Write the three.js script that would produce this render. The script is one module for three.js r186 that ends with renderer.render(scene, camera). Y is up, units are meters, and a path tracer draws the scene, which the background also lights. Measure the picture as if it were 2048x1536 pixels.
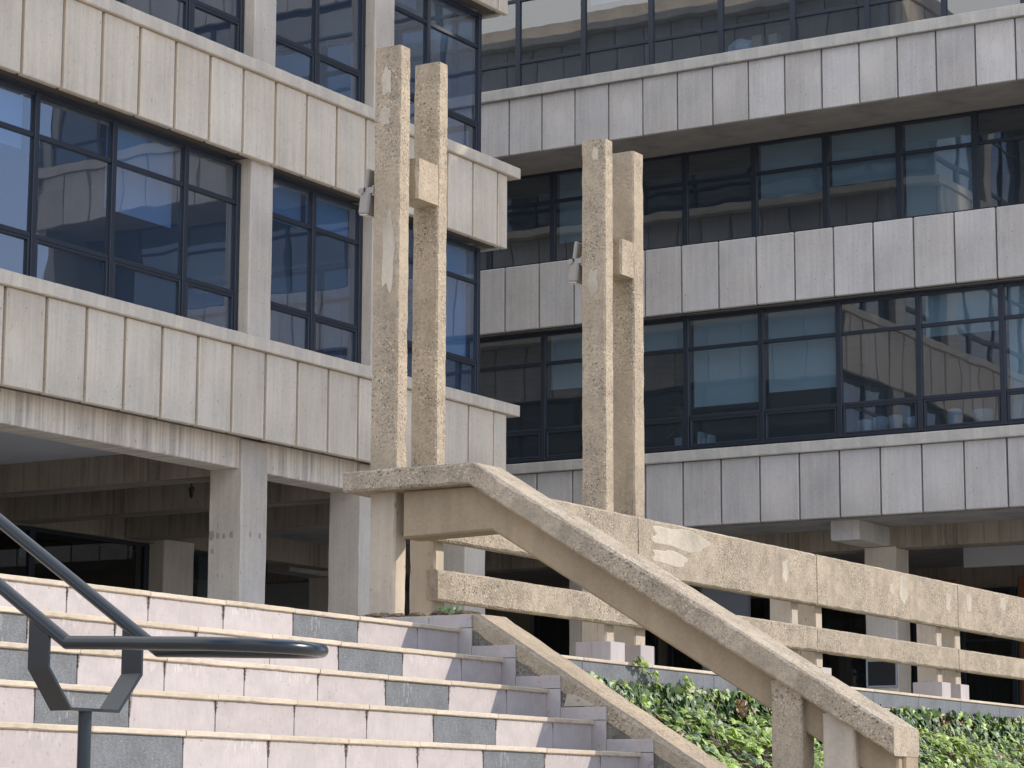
import * as THREE from 'three';
import { mergeGeometries } from 'three/addons/utils/BufferGeometryUtils.js';

// ---------------------------------------------------------------- camera, sky, sun, exposure
// Layout axes: +x runs along the left wing and the steps, +z towards the viewer's right, y is up. While building, y = 0 is eye level;
// the last lines of the script lift everything so that the lower forecourt lies at y = 0.
const EYE = 1.53;
const scene = new THREE.Scene();
const camera = new THREE.PerspectiveCamera(16.9, 4 / 3, 0.1, 2000);
{
  const r = new THREE.Vector3(0.5169, 0.0035, 0.8561), u = new THREE.Vector3(-0.1435, 0.9862, 0.0826), w = new THREE.Vector3(0.844, 0.1655, -0.5102);
  camera.quaternion.setFromRotationMatrix(new THREE.Matrix4().makeBasis(r, u, w.negate()));
}
scene.add(camera);

let seed = 7;
const rnd = () => { seed = (seed * 1664525 + 1013904223) >>> 0; return seed / 4294967296; };
const rr = (a, b) => a + (b - a) * rnd();
const sm = (t) => t * t * (3 - 2 * t);
function lattice(n, s) { let q = s >>> 0; const a = new Float32Array(n * n); for (let i = 0; i < a.length; i++) { q = (q * 1664525 + 1013904223) >>> 0; a[i] = q / 4294967296; } return a; }
const LAT = lattice(256, 99);
// value noise that repeats after px, py cells
function vn(x, y, px, py, o = 0) {
  const xi = Math.floor(x), yi = Math.floor(y), fx = sm(x - xi), fy = sm(y - yi);
  const g = (i, j) => LAT[(((((i % px) + px) % px) * 7 + o * 31) & 255) * 256 + ((((((j % py) + py) % py) * 13) + o * 57) & 255)];
  const a = g(xi, yi), b = g(xi + 1, yi), c = g(xi, yi + 1), d = g(xi + 1, yi + 1);
  return a + (b - a) * fx + (c - a) * fy + (a - b - c + d) * fx * fy;
}
function fbm(u, v, cx, cy, oct = 4, o = 0) { let s = 0, a = 0.5, t = 0; for (let i = 0; i < oct; i++) { s += a * vn(u * cx, v * cy, cx, cy, o + i); t += a; a *= 0.5; cx *= 2; cy *= 2; } return s / t; }

function makeSky() {
  const W = 1024, Hh = 512, d = new Float32Array(W * Hh * 4);
  for (let j = 0; j < Hh; j++) {
    const el = ((j + 0.5) / Hh - 0.5) * Math.PI, s = Math.sin(el);
    for (let i = 0; i < W; i++) {
      const up = Math.max(0, s), hz = Math.pow(1 - up, 4.6), k = (j * W + i) * 4;
      let r = 0.2 + 0.66 * hz, g = 0.39 + 0.53 * hz, b = 0.82 + 0.2 * hz;
      if (s > 0.01) {
        const t = 1 / (s + 0.14), az = (i / W) * Math.PI * 2, px = Math.cos(az) * Math.cos(el) * t, pz = Math.sin(az) * Math.cos(el) * t;
        const n = fbm((px + 9) / 18, (pz + 9) / 18, 16, 16, 5, 34);
        const c = Math.min(1, Math.max(0, (n - 0.45) * 5)) * Math.min(1, s * 9);
        const w = 1.15 + 0.5 * (fbm((px + 9) / 18, (pz + 9) / 18, 32, 32, 3, 11) - 0.5);
        r += (w * 1.02 - r) * c; g += (w * 1.02 - g) * c; b += (w * 1.03 - b) * c;
      }
      if (s < 0) { r = 0.3; g = 0.29; b = 0.28; }
      d[k] = r * SKY; d[k + 1] = g * SKY; d[k + 2] = b * SKY; d[k + 3] = 1;
    }
  }
  const t = new THREE.DataTexture(d, W, Hh, THREE.RGBAFormat, THREE.FloatType);
  t.mapping = THREE.EquirectangularReflectionMapping; t.magFilter = THREE.LinearFilter; t.needsUpdate = true;
  return t;
}
const SKY = 1.34;
scene.background = makeSky();
scene.environment = scene.background;

const SUN = new THREE.Vector3(0.52, 0.452, 0.724).normalize();
const sun = new THREE.DirectionalLight(new THREE.Color().setRGB(1, 0.91, 0.8), 3.9);
sun.position.copy(SUN).multiplyScalar(90).add(new THREE.Vector3(16, 0, -8)); sun.target.position.set(16, 0, -8);
sun.castShadow = true; sun.shadow.mapSize.set(4096, 4096); sun.shadow.bias = -0.0004;
Object.assign(sun.shadow.camera, { left: -45, right: 45, top: 45, bottom: -45, near: 1, far: 200 });
scene.add(sun, sun.target);

const renderer = new THREE.WebGLRenderer({ antialias: true });
renderer.toneMapping = THREE.LinearToneMapping;
renderer.toneMappingExposure = 1.22;
renderer.shadowMap.enabled = true;

// ---------------------------------------------------------------- textures
function tex(W, Hh, fn, sx, sy) {   // fn(u, v) -> [r, g, b] linear and height 0..1
  const a = new Uint8Array(W * Hh * 4), h = new Uint8Array(W * Hh * 4);
  const e = (c) => { c = Math.min(1, Math.max(0, c)); return 255 * (c <= 0.0031308 ? 12.92 * c : 1.055 * Math.pow(c, 1 / 2.4) - 0.055); };
  for (let j = 0; j < Hh; j++) for (let i = 0; i < W; i++) {
    const q = fn((i + 0.5) / W, (j + 0.5) / Hh, i, j), k = (j * W + i) * 4;
    a[k] = e(q[0]); a[k + 1] = e(q[1]); a[k + 2] = e(q[2]); a[k + 3] = 255;
    h[k] = h[k + 1] = h[k + 2] = 255 * Math.min(1, Math.max(0, q[3])); h[k + 3] = 255;
  }
  const mk = (d, srgb) => {
    const t = new THREE.DataTexture(d, W, Hh); t.wrapS = t.wrapT = THREE.RepeatWrapping; t.magFilter = THREE.LinearFilter; t.minFilter = THREE.LinearMipmapLinearFilter; t.generateMipmaps = true;
    if (srgb) t.colorSpace = THREE.SRGBColorSpace;
    if (sx) t.repeat.set(1 / sx, 1 / sy);
    t.needsUpdate = true; return t;
  };
  return { map: mk(a, true), bump: mk(h, false) };
}
function grid(W, Hh) { return { W, H: Hh, d: new Float32Array(W * Hh) }; }
function blob(g, cx, cy, rx, ry, val, ang = 0, mode = 0) {
  const R = Math.ceil(Math.max(rx, ry)) + 1, ca = Math.cos(ang), sa = Math.sin(ang);
  for (let j = -R; j <= R; j++) for (let i = -R; i <= R; i++) {
    const x = (i * ca + j * sa) / rx, y = (-i * sa + j * ca) / ry, q = x * x + y * y;
    if (q < 1) { const k = ((((cy + j) | 0) % g.H + g.H) % g.H) * g.W + ((((cx + i) | 0) % g.W + g.W) % g.W); const f = 1 - q * q; g.d[k] = mode ? g.d[k] + val * f : g.d[k] * (1 - f) + val * f; }
  }
}
// board-marked facade concrete: vertical streaks, mottling, blow-holes
function facadeTex(W, streak, mott, holes, o) {
  const g = grid(W, W);
  for (let i = 0; i < holes; i++) { const r = 0.8 + rnd() * rnd() * 3.2; blob(g, rnd() * W, rnd() * W, r, r * rr(1, 2.5), rr(0.4, 1)); }
  for (let i = 0; i < holes * 0.35; i++) blob(g, rnd() * W, rnd() * W, rr(0.7, 1.6), rr(12, 70), rr(0.12, 0.4), 0, 1);
  return tex(W, W, (u, v, i, j) => {
    const s = 0.6 * fbm(u, v, 64, 3, 3, o) + 0.4 * fbm(u, v, 150, 6, 2, o + 5) - 0.5, m = fbm(u, v, 5, 4, 5, o + 9) - 0.5, b = fbm(u, v, 90, 90, 2, o + 2) - 0.5, k = g.d[j * W + i];
    const t = 0.86 * (1 + streak * s + mott * m + 0.1 * b) * (1 - 0.5 * k), w = 0.05 * (fbm(u, v, 3, 5, 3, o + 20) - 0.5);
    return [t * (1 + w), t, t * (1 - w * 1.4), 0.6 + 0.5 * s + 0.3 * b - 0.5 * k];
  }, 2.88, 2.88);
}
const TF = facadeTex(1024, 0.25, 0.4, 650, 0);
const TS = facadeTex(512, 0.95, 0.6, 160, 40);           // strongly streaked, rain-stained concrete
// exposed-aggregate concrete: pebbles, pits, worn mortar
function aggTex(W, dark, peb, o) {
  const p = grid(W, W), t = grid(W, W), pit = grid(W, W);
  for (let i = 0; i < peb; i++) { const r = rr(1.8, 5), x = rnd() * W, y = rnd() * W, a = rnd() * 3, ry = r * rr(0.6, 1); blob(p, x, y, r, ry, rr(0.45, 1), a); blob(t, x, y, r, ry, rr(-1, 1), a); }
  for (let i = 0; i < peb * 0.7; i++) { const r = rr(0.8, 2.3); blob(pit, rnd() * W, rnd() * W, r, r * rr(0.7, 1.8), rr(0.3, 1), rnd() * 3); }
  return tex(W, W, (u, v, i, j) => {
    const k = j * W + i, cover = Math.min(1, Math.max(0, (fbm(u, v, 4, 4, 4, o) - 0.32) * 3.2)), m = fbm(u, v, 6, 6, 5, o + 4) - 0.5, f = fbm(u, v, 120, 120, 2, o + 7) - 0.5;
    const li = dark * (0.5 + 0.5 * Math.min(1, Math.max(0, (fbm(u, v, 20, 20, 5, o + 15) - 0.38) * 3.5)));
    let c = 0.8 * (1 + 0.4 * m + 0.3 * f + 0.2 * (fbm(u, v, 40, 3, 3, o + 22) - 0.5)); const pb = p.d[k] * cover;
    const q = c * (1 + 0.7 * t.d[k] * cover) * (1 - 0.55 * pit.d[k] * (0.35 + 0.65 * cover)) * (1 - 0.68 * li * (1 - 0.6 * pb * (t.d[k] > 0.2 ? 1 : 0)));
    const w = 0.07 * t.d[k] * cover;
    return [q * (1 + w), q, q * (1 - w) * (1 - 0.06 * li), 0.45 + 0.4 * pb - 0.45 * pit.d[k] + 0.12 * f];
  }, 1.6, 1.6);
}
const TA = aggTex(1024, 0.3, 12000, 50), TD = aggTex(1024, 0.82, 14000, 80), TM = aggTex(1024, 0.45, 12000, 140);
// smooth stained cement
const TC = tex(512, 512, (u, v) => { const m = fbm(u, v, 4, 4, 6, 90) - 0.5, f = fbm(u, v, 90, 90, 2, 95) - 0.5, s = fbm(u, v, 30, 3, 3, 97) - 0.5; const t = 0.82 * (1 + 0.5 * m + 0.16 * f + 0.22 * s); return [t, t * (1 - 0.02 * m), t * (1 - 0.16 * Math.max(0, m)), 0.5 + 0.5 * f + 0.4 * m]; }, 1.5, 1.5);
// stair tiles: one picture per tile variant, drips run from the joints under the nosing
function tileTex(grey, o) {
  const W = 256, Hh = 80, g = grid(W, Hh), wht = grid(W, Hh);
  if (!grey) {
    for (const side of [0, 1]) if (rnd() < 0.8) { const x = side ? W - 1 : 1; let y = Hh * 0.94; const n = 8 + rnd() * 34; for (let i = 0; i < n; i++) { blob(g, x + rr(-2, 2), y - i * 1.2, rr(3.5, 9) * (1 - i / n * 0.75), rr(2, 4.5), rr(0.45, 0.95)); } }
    for (let i = 0; i < 5; i++) { const x = rnd() * W; for (let q = 0; q < 6; q++) blob(g, x + rr(-5, 5), Hh * 0.93 - q * rr(0.2, 1.6), rr(1, 6), rr(1, 3), rr(0.1, 0.4)); }
    for (let i = 0; i < 40; i++) blob(g, rnd() * W, rnd() * Hh, rr(0.6, 2.4), rr(0.6, 4), rr(0.06, 0.34));
    for (let i = 0; i < 12; i++) blob(g, rnd() * W, Hh * 0.04 + rr(-1, 3), rr(3, 16), rr(1, 3), rr(0.08, 0.3));
    if (rnd() < 0.6) for (let i = 0; i < 16; i++) blob(wht, rr(30, 160), Hh - rr(6, 24), rr(2, 5), rr(5, 16), rr(0.2, 0.6), 0, 0);
  } else { for (let i = 0; i < 26; i++) blob(wht, rnd() * W, rnd() * Hh, rr(0.8, 2), rr(0.8, 2.2), rr(0.2, 0.8)); if (o % 2) for (let i = 0; i < 18; i++) blob(wht, rr(150, 190), Hh - rr(2, 60), rr(1, 4), rr(6, 14), rr(0.15, 0.6)); }
  return tex(W, Hh, (u, v, i, j) => {
    const m = fbm(u, v, 6, 3, 5, o) - 0.5, s = fbm(u, v, 60, 5, 3, o + 6) - 0.5, f = fbm(u, v, 110, 40, 2, o + 3) - 0.5, k = g.d[j * W + i], w = wht.d[j * W + i];
    if (grey) { const t = 0.112 * (1 + 0.5 * m + 0.6 * f + 0.4 * s); const c = [t * 0.93, t * 1.0, t * 1.07]; return [c[0] + w * 0.2, c[1] + w * 0.2, c[2] + w * 0.19, 0.5 + f]; }
    const t = 0.385 * (1 + 0.24 * m + 0.14 * s + 0.08 * f); const c = [t * 1.02, t * 0.915, t * 0.88];
    const st = Math.min(1, k * (0.6 + 1.2 * (f + 0.5)));
    return [c[0] * (1 - 0.82 * st) + w * 0.12, c[1] * (1 - 0.86 * st) + w * 0.13, c[2] * (1 - 0.9 * st) + w * 0.13, 0.5 + 0.4 * f];
  });
}
const pinkTiles = [0, 1, 2, 3, 4, 5, 6].map((i) => tileTex(false, 200 + i * 9)), greyTiles = [0, 1].map((i) => tileTex(true, 300 + i * 7));
// gentle unevenness of old float glass
const TG = tex(256, 256, (u, v) => { const h = fbm(u, v, 3, 3, 2, 130); return [1, 1, 1, h]; });

const col = (r, g, b) => new THREE.Color().setRGB(r, g, b);
function M(c, o = {}) { const m = new THREE.MeshStandardMaterial({ color: col(...c), roughness: 0.9, metalness: 0, ...o }); return m; }
const conc = (T, c, bump = 0.004, rough = 0.92) => M(c, { map: T.map, bumpMap: T.bump, bumpScale: bump, roughness: rough });
const MAT = {
  panelL: [0, 1, 2, 3].map((i) => conc(TF, [0.755 + 0.026 * (i - 1.5), 0.64 + 0.024 * (i - 1.5), 0.49 + 0.02 * (i - 1.5)])),
  panelR: [0, 1, 2, 3].map((i) => conc(TF, [0.56 + 0.018 * (i - 1.5), 0.52 + 0.017 * (i - 1.5), 0.475 + 0.015 * (i - 1.5)])),
  sillL: conc(TC, [0.72, 0.62, 0.49]), sillR: conc(TC, [0.56, 0.52, 0.46]),
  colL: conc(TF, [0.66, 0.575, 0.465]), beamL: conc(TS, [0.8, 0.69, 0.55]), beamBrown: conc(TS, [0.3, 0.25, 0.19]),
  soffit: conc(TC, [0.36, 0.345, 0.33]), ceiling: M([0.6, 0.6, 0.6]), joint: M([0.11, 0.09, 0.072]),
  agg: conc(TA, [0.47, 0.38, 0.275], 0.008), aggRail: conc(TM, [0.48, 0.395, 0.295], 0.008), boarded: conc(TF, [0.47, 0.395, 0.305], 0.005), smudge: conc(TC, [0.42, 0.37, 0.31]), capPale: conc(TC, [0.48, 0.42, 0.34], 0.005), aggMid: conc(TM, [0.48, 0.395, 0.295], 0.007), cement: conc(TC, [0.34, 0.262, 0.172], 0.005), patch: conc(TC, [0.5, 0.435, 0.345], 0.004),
  kerbSide: conc(TD, [0.34, 0.31, 0.26], 0.008),
  frame: M([0.028, 0.034, 0.045], { roughness: 0.42, metalness: 0.3 }),
  glassL: new THREE.MeshPhysicalMaterial({ color: col(0.3, 0.43, 0.62), roughness: 0, metalness: 0.085, transmission: 1, thickness: 0, ior: 2.3, bumpMap: TG.bump, bumpScale: 0.0012 }),
  glassR: new THREE.MeshPhysicalMaterial({ color: col(0.38, 0.48, 0.56), roughness: 0, metalness: 0.06, transmission: 1, thickness: 0, ior: 2.3, bumpMap: TG.bump, bumpScale: 0.0016 }),
  glassLobby: new THREE.MeshPhysicalMaterial({ color: col(0.32, 0.38, 0.38), roughness: 0, transmission: 1, thickness: 0, ior: 1.6 }),
  blind: M([0.74, 0.78, 0.72]), room: M([0.3, 0.3, 0.29]), floorIn: M([0.16, 0.15, 0.14]),
  pink: pinkTiles.map((t, i) => M([1 - 0.022 * ((i * 3) % 7), 1 - 0.024 * ((i * 3) % 7), 1 - 0.024 * ((i * 3) % 7)], { map: t.map, bumpMap: t.bump, bumpScale: 0.001, roughness: 0.62 })),
  grey: greyTiles.map((t) => M([1, 1, 1], { map: t.map, bumpMap: t.bump, bumpScale: 0.0015, roughness: 0.6 })),
  nosing: [0, 1, 2].map((i) => conc(TC, [0.59 - 0.03 * i, 0.5 - 0.03 * i, 0.385 - 0.03 * i], 0.002, 0.7)),
  steel: M([0.012, 0.018, 0.024], { roughness: 0.24, metalness: 0.2 }), lamp: M([0.24, 0.22, 0.195], { roughness: 0.6 }), lampGlass: M([0.5, 0.42, 0.36], { roughness: 0.2 }),
  paving: conc(TC, [0.6, 0.545, 0.48]), ground: conc(TC, [0.52, 0.48, 0.42]), soil: conc(TC, [0.12, 0.09, 0.06], 0.02),
  orange: M([0.33, 0.1, 0.035], { roughness: 0.6 }), dark: M([0.03, 0.03, 0.032], { roughness: 0.5 }), greyMetal: M([0.3, 0.32, 0.34], { roughness: 0.6 }),
  white: M([0.72, 0.74, 0.76]), card: M([0.5, 0.4, 0.25]), leafPot: M([0.06, 0.16, 0.03], { roughness: 0.5 }), black: M([0.012, 0.012, 0.014], { roughness: 0.4 }),
};

// ---------------------------------------------------------------- builders
const taken = {};
function numbered(n) { const k = taken[n] = (taken[n] ?? -1) + 1; return k ? `${n}_${String(k).padStart(3, '0')}` : n; }
function thing(name, label, category, base, group, kind) {
  const o = new THREE.Group(); o.name = numbered(name); o.position.set(...base); scene.add(o);
  o.userData = { label, category }; if (group) o.userData.group = group; if (kind) o.userData.kind = kind;
  return o;
}
function structure(name, label, category, base = [0, 0, 0]) { return thing(name, label, category, base, null, 'structure'); }
const rootOf = (o) => { while (o.parent && o.parent !== scene) o = o.parent; return o; };
// geometry in world coordinates -> mesh under its thing
function part(parent, name, geo, mat, label) {
  const b = rootOf(parent).position, g = Array.isArray(geo) ? mergeGeometries(geo.map((q) => (q.index ? q.toNonIndexed() : q))) : geo;
  g.translate(-b.x, -b.y, -b.z);
  const m = new THREE.Mesh(g, mat); m.name = name; if (label) m.userData.label = label; parent.add(m); return m;
}
// the same shared shape at a place
function put(parent, name, geo, mat, x, y, z) {
  const b = rootOf(parent).position, m = new THREE.Mesh(geo, mat); m.name = name; m.position.set(x - b.x, y - b.y, z - b.z); parent.add(m); return m;
}
function metricUV(g, ou = 0, ov = 0) {
  if (g.index) g = g.toNonIndexed();
  const p = g.attributes.position, n = p.count, uv = new Float32Array(n * 2), a = new THREE.Vector3(), b = new THREE.Vector3(), c = new THREE.Vector3();
  for (let i = 0; i < n; i += 3) {
    a.fromBufferAttribute(p, i); b.fromBufferAttribute(p, i + 1).sub(a); c.fromBufferAttribute(p, i + 2).sub(a); b.cross(c).normalize();
    const X = Math.abs(b.x), Y = Math.abs(b.y), Z = Math.abs(b.z);
    for (let k = i; k < i + 3; k++) {
      const x = p.getX(k), y = p.getY(k), z = p.getZ(k);
      if (X >= Y && X >= Z) { uv[k * 2] = z; uv[k * 2 + 1] = y; } else if (Z >= Y) { uv[k * 2] = x; uv[k * 2 + 1] = y; } else { uv[k * 2] = x; uv[k * 2 + 1] = z; }
      uv[k * 2] += ou; uv[k * 2 + 1] += ov;
    }
  }
  g.setAttribute('uv', new THREE.BufferAttribute(uv, 2)); return g;
}
function fromTris(t, center) {   // triangles with outward faces about a local centre function
  const pos = [];
  const a = new THREE.Vector3(), b = new THREE.Vector3(), c = new THREE.Vector3(), n = new THREE.Vector3(), m = new THREE.Vector3();
  for (const [A, B, C, ce] of t) {
    a.copy(A); b.copy(B); c.copy(C); n.copy(b).sub(a).cross(m.copy(c).sub(a)); m.copy(a).add(b).add(c).multiplyScalar(1 / 3).sub(ce || center);
    if (n.dot(m) >= 0) pos.push(A, B, C); else pos.push(A, C, B);
  }
  const g = new THREE.BufferGeometry().setFromPoints(pos); g.computeVertexNormals(); return g;
}
// chamfered box
function cbox(x0, x1, y0, y1, z0, z1, c = 0.008, ou = 0, ov = 0) {
  const lo = [x0, y0, z0], hi = [x1, y1, z1]; c = Math.min(c, (x1 - x0) * 0.4, (y1 - y0) * 0.4, (z1 - z0) * 0.4);
  const V = (s, ax) => { const p = [0, 1, 2].map((i) => (s[i] > 0 ? hi[i] : lo[i]) - (i === ax ? 0 : s[i] * c)); return new THREE.Vector3(...p); };
  const t = [], ce = new THREE.Vector3((x0 + x1) / 2, (y0 + y1) / 2, (z0 + z1) / 2), S = [-1, 1];
  const quad = (a, b, d, e) => t.push([a, b, d], [a, d, e]);
  for (let ax = 0; ax < 3; ax++) { const i = (ax + 1) % 3, j = (ax + 2) % 3; for (const s of S) { const q = (p, r) => { const k = [0, 0, 0]; k[ax] = s; k[i] = p; k[j] = r; return V(k, ax); }; quad(q(-1, -1), q(1, -1), q(1, 1), q(-1, 1)); } }
  for (let ax = 0; ax < 3; ax++) { const i = (ax + 1) % 3, j = (ax + 2) % 3; for (const p of S) for (const r of S) { const k = (s) => { const q = [0, 0, 0]; q[ax] = s; q[i] = p; q[j] = r; return q; }; quad(V(k(-1), i), V(k(1), i), V(k(1), j), V(k(-1), j)); } }
  for (const a of S) for (const b of S) for (const d of S) t.push([V([a, b, d], 0), V([a, b, d], 1), V([a, b, d], 2)]);
  return metricUV(fromTris(t, ce), ou, ov);
}
const box = (x0, x1, y0, y1, z0, z1) => metricUV(new THREE.BoxGeometry(x1 - x0, y1 - y0, z1 - z0).translate((x0 + x1) / 2, (y0 + y1) / 2, (z0 + z1) / 2));
// hand-cast beam: an eight-sided section swept along a path, arrises chipped unevenly
function cast(pts, R, a, b, c = 0.012, chip = 0.35, step = 0.09, wob = 0.0012, pick, endZ) {
  const P = []; pts = pts.map((p) => new THREE.Vector3(...p)); R = new THREE.Vector3(...R);
  for (let i = 0; i < pts.length - 1; i++) { const n = Math.max(1, Math.round(pts[i].distanceTo(pts[i + 1]) / step)); for (let k = 0; k < n; k++) P.push({ p: pts[i].clone().lerp(pts[i + 1], k / n), c: k === 0 }); }
  P.push({ p: pts[pts.length - 1].clone(), c: true });
  const rings = []; let len = 0;
  for (let i = 0; i < P.length; i++) {
    const t0 = P[Math.max(0, i - 1)].p, t2 = P[Math.min(P.length - 1, i + 1)].p, A = P[i].p.clone().sub(t0), B = t2.clone().sub(P[i].p); if (i === 0) A.copy(B); if (i === P.length - 1) B.copy(A);
    A.normalize(); B.normalize(); const T = A.clone().add(B).normalize(), N = R.clone().cross(T).normalize().multiplyScalar(1 / Math.max(0.5, T.dot(B)));
    if (i) len += P[i].p.distanceTo(t0);
    const ring = [];
    for (const [s, q] of [[1, 1], [-1, 1], [-1, -1], [1, -1]]) {
      const e = c * (1 - chip + 2.4 * chip * rnd() * rnd()), w = rr(-wob, wob);
      const one = [s * a + w, q * (b - e)], two = [s * (a - e), q * b + w];
      const pr = s * q > 0 ? [one, two] : [two, one];
      for (const [x, y] of pr) ring.push(P[i].p.clone().addScaledVector(R, x).addScaledVector(N, y));
    }
    if (endZ !== undefined && i === P.length - 1) for (const v of ring) v.addScaledVector(T, (endZ - v.z) / T.z);
    ring.len = len; ring.ce = P[i].p; rings.push(ring);
  }
  const t = [], uv = [], pos = [], n = new THREE.Vector3(), m = new THREE.Vector3();
  const per = [0]; for (let k = 0; k < 8; k++) per.push(per[k] + rings[0][k].distanceTo(rings[0][(k + 1) % 8]));
  const o1 = rnd() * 5, o2 = rnd() * 5;
  const tri = (A, B, C, ce, u) => { n.copy(B).sub(A).cross(m.copy(C).sub(A)); m.copy(A).add(B).add(C).multiplyScalar(1 / 3).sub(ce); if (n.dot(m) >= 0) { pos.push(A, B, C); uv.push(...u[0], ...u[1], ...u[2]); } else { pos.push(A, C, B); uv.push(...u[0], ...u[2], ...u[1]); } };
  for (let i = 0; i < rings.length - 1; i++) for (let k = 0; k < 8; k++) {
    const k2 = (k + 1) % 8, a0 = rings[i], a1 = rings[i + 1], ce = a0.ce.clone().lerp(a1.ce, 0.5), U = (l, q) => [l + o1, per[q] + o2];
    tri(a0[k], a1[k], a1[k2], ce, [U(a0.len, k), U(a1.len, k), U(a1.len, k + 1)]); tri(a0[k], a1[k2], a0[k2], ce, [U(a0.len, k), U(a1.len, k + 1), U(a0.len, k + 1)]);
  }
  if (Math.abs(pts[1].y - pts[0].y) > 1.2 * Math.hypot(pts[1].x - pts[0].x, pts[1].z - pts[0].z)) for (let i = 0; i < uv.length; i += 2) { const q = uv[i]; uv[i] = uv[i + 1]; uv[i + 1] = q; }
  const F = new THREE.Vector3();
  for (const [ring, other] of [[rings[0], rings[1]], [rings[rings.length - 1], rings[rings.length - 2]]]) for (let k = 1; k < 7; k++) {
    const U = (q) => { F.copy(q).sub(ring.ce); return [F.dot(R) + o2, F.y + F.z + o1]; };
    tri(ring[0], ring[k], ring[k + 1], other.ce, [U(ring[0]), U(ring[k]), U(ring[k + 1])]);
  }
  const g = new THREE.BufferGeometry().setFromPoints(pos); g.setAttribute('uv', new THREE.BufferAttribute(new Float32Array(uv), 2)); g.computeVertexNormals();
  if (pick) {   // sort the triangles by the skin they wear
    const k = [], P3 = g.attributes.position, N3 = g.attributes.normal; for (let i = 0; i < P3.count; i += 3) k.push([i, pick(new THREE.Vector3(P3.getX(i), P3.getY(i), P3.getZ(i)), new THREE.Vector3(N3.getX(i), N3.getY(i), N3.getZ(i)))]);
    k.sort((x, y) => x[1] - y[1]); const idx = []; k.forEach(([i]) => idx.push(i, i + 1, i + 2)); g.setIndex(idx); let st = 0; for (let m = 0; m <= 3; m++) { const c2 = k.filter((q) => q[1] === m).length * 3; if (c2) g.addGroup(st, c2, m); st += c2; }
  }
  return g;
}
const postGeo = (x0, x1, y0, y1, z0, z1, c = 0.01, pick) => cast([[(x0 + x1) / 2, y0, (z0 + z1) / 2], [(x0 + x1) / 2, y1, (z0 + z1) / 2]], [1, 0, 0], (x1 - x0) / 2, (z1 - z0) / 2, c, 0.35, 0.07, 0.0012, pick);
const beamX = (x0, x1, y0, y1, z0, z1, c = 0.014) => cast([[x0, (y0 + y1) / 2, (z0 + z1) / 2], [x1, (y0 + y1) / 2, (z0 + z1) / 2]], [0, 0, 1], (z1 - z0) / 2, (y1 - y0) / 2, c, 0.35, 0.09);
// extruded outline in the (z, y) plane between x0 and x1
function prismZY(pts, x0, x1, bevel = 0.004) {
  const s = new THREE.Shape(pts.map(([z, y]) => new THREE.Vector2(-z, y)));
  const g = new THREE.ExtrudeGeometry(s, { depth: x1 - x0 - 2 * bevel, bevelEnabled: bevel > 0, bevelThickness: bevel, bevelSize: bevel, bevelOffset: -bevel, bevelSegments: 1 });
  return metricUV(g.rotateY(Math.PI / 2).translate(x0 + bevel, 0, 0));
}
// thin irregular skin of repair mortar; plane 'z' faces +z, plane 'x' faces -x
function mortar(plane, at, a, b, w, h) {
  const n = 30, pts = [], ph = rnd() * 9;
  for (let i = 0; i < n; i++) { const t = (i / n) * Math.PI * 2, r = 0.8 + 0.2 * Math.sin(t * 2 + ph) * Math.sin(t * 3 + ph * 2) + rr(-0.035, 0.035), sq = 1 / Math.max(Math.abs(Math.cos(t)), Math.abs(Math.sin(t))) ** 0.5; pts.push(new THREE.Vector2(a + Math.cos(t) * r * sq * w / 2, b + Math.sin(t) * r * sq * h / 2)); }
  const g = new THREE.ExtrudeGeometry(new THREE.Shape(pts), { depth: 0.001, bevelEnabled: true, bevelThickness: 0.002, bevelSize: 0.006, bevelOffset: -0.006, bevelSegments: 1 });
  if (plane === 'x') g.rotateY(-Math.PI / 2).translate(at, 0, 0); else g.translate(0, 0, at);
  return metricUV(g);
}

// ---------------------------------------------------------------- ground, plaza, stairs
const RISE = 0.1685, GO = 0.2745, Y0 = 1.006, Z0 = -7.457, XS = 11.8, NSTEP = 15, GROUND = Y0 - NSTEP * RISE;
{
  const g = structure('ground', 'pale paved forecourt at the foot of the stairs', 'ground', [0, GROUND, 0]);
  part(g, 'paving', metricUV(new THREE.PlaneGeometry(900, 900).rotateX(-Math.PI / 2).translate(0, GROUND - 0.004, 0)), MAT.ground);
  const p = structure('plaza', 'raised paved terrace between the stairs and the buildings', 'terrace', [0, GROUND, -20]);
  part(p, 'slab', [box(-20, XS + 0.33, GROUND, Y0 - 0.03, -34, Z0 - 0.3), box(XS + 0.33, 60, GROUND, 0.955, -34, -8.25)], MAT.paving);
  part(p, 'paving', [box(-20, 60, Y0 - 0.03 + 0.004, Y0 - 0.002, -34, -8.45)], MAT.paving);
}
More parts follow.
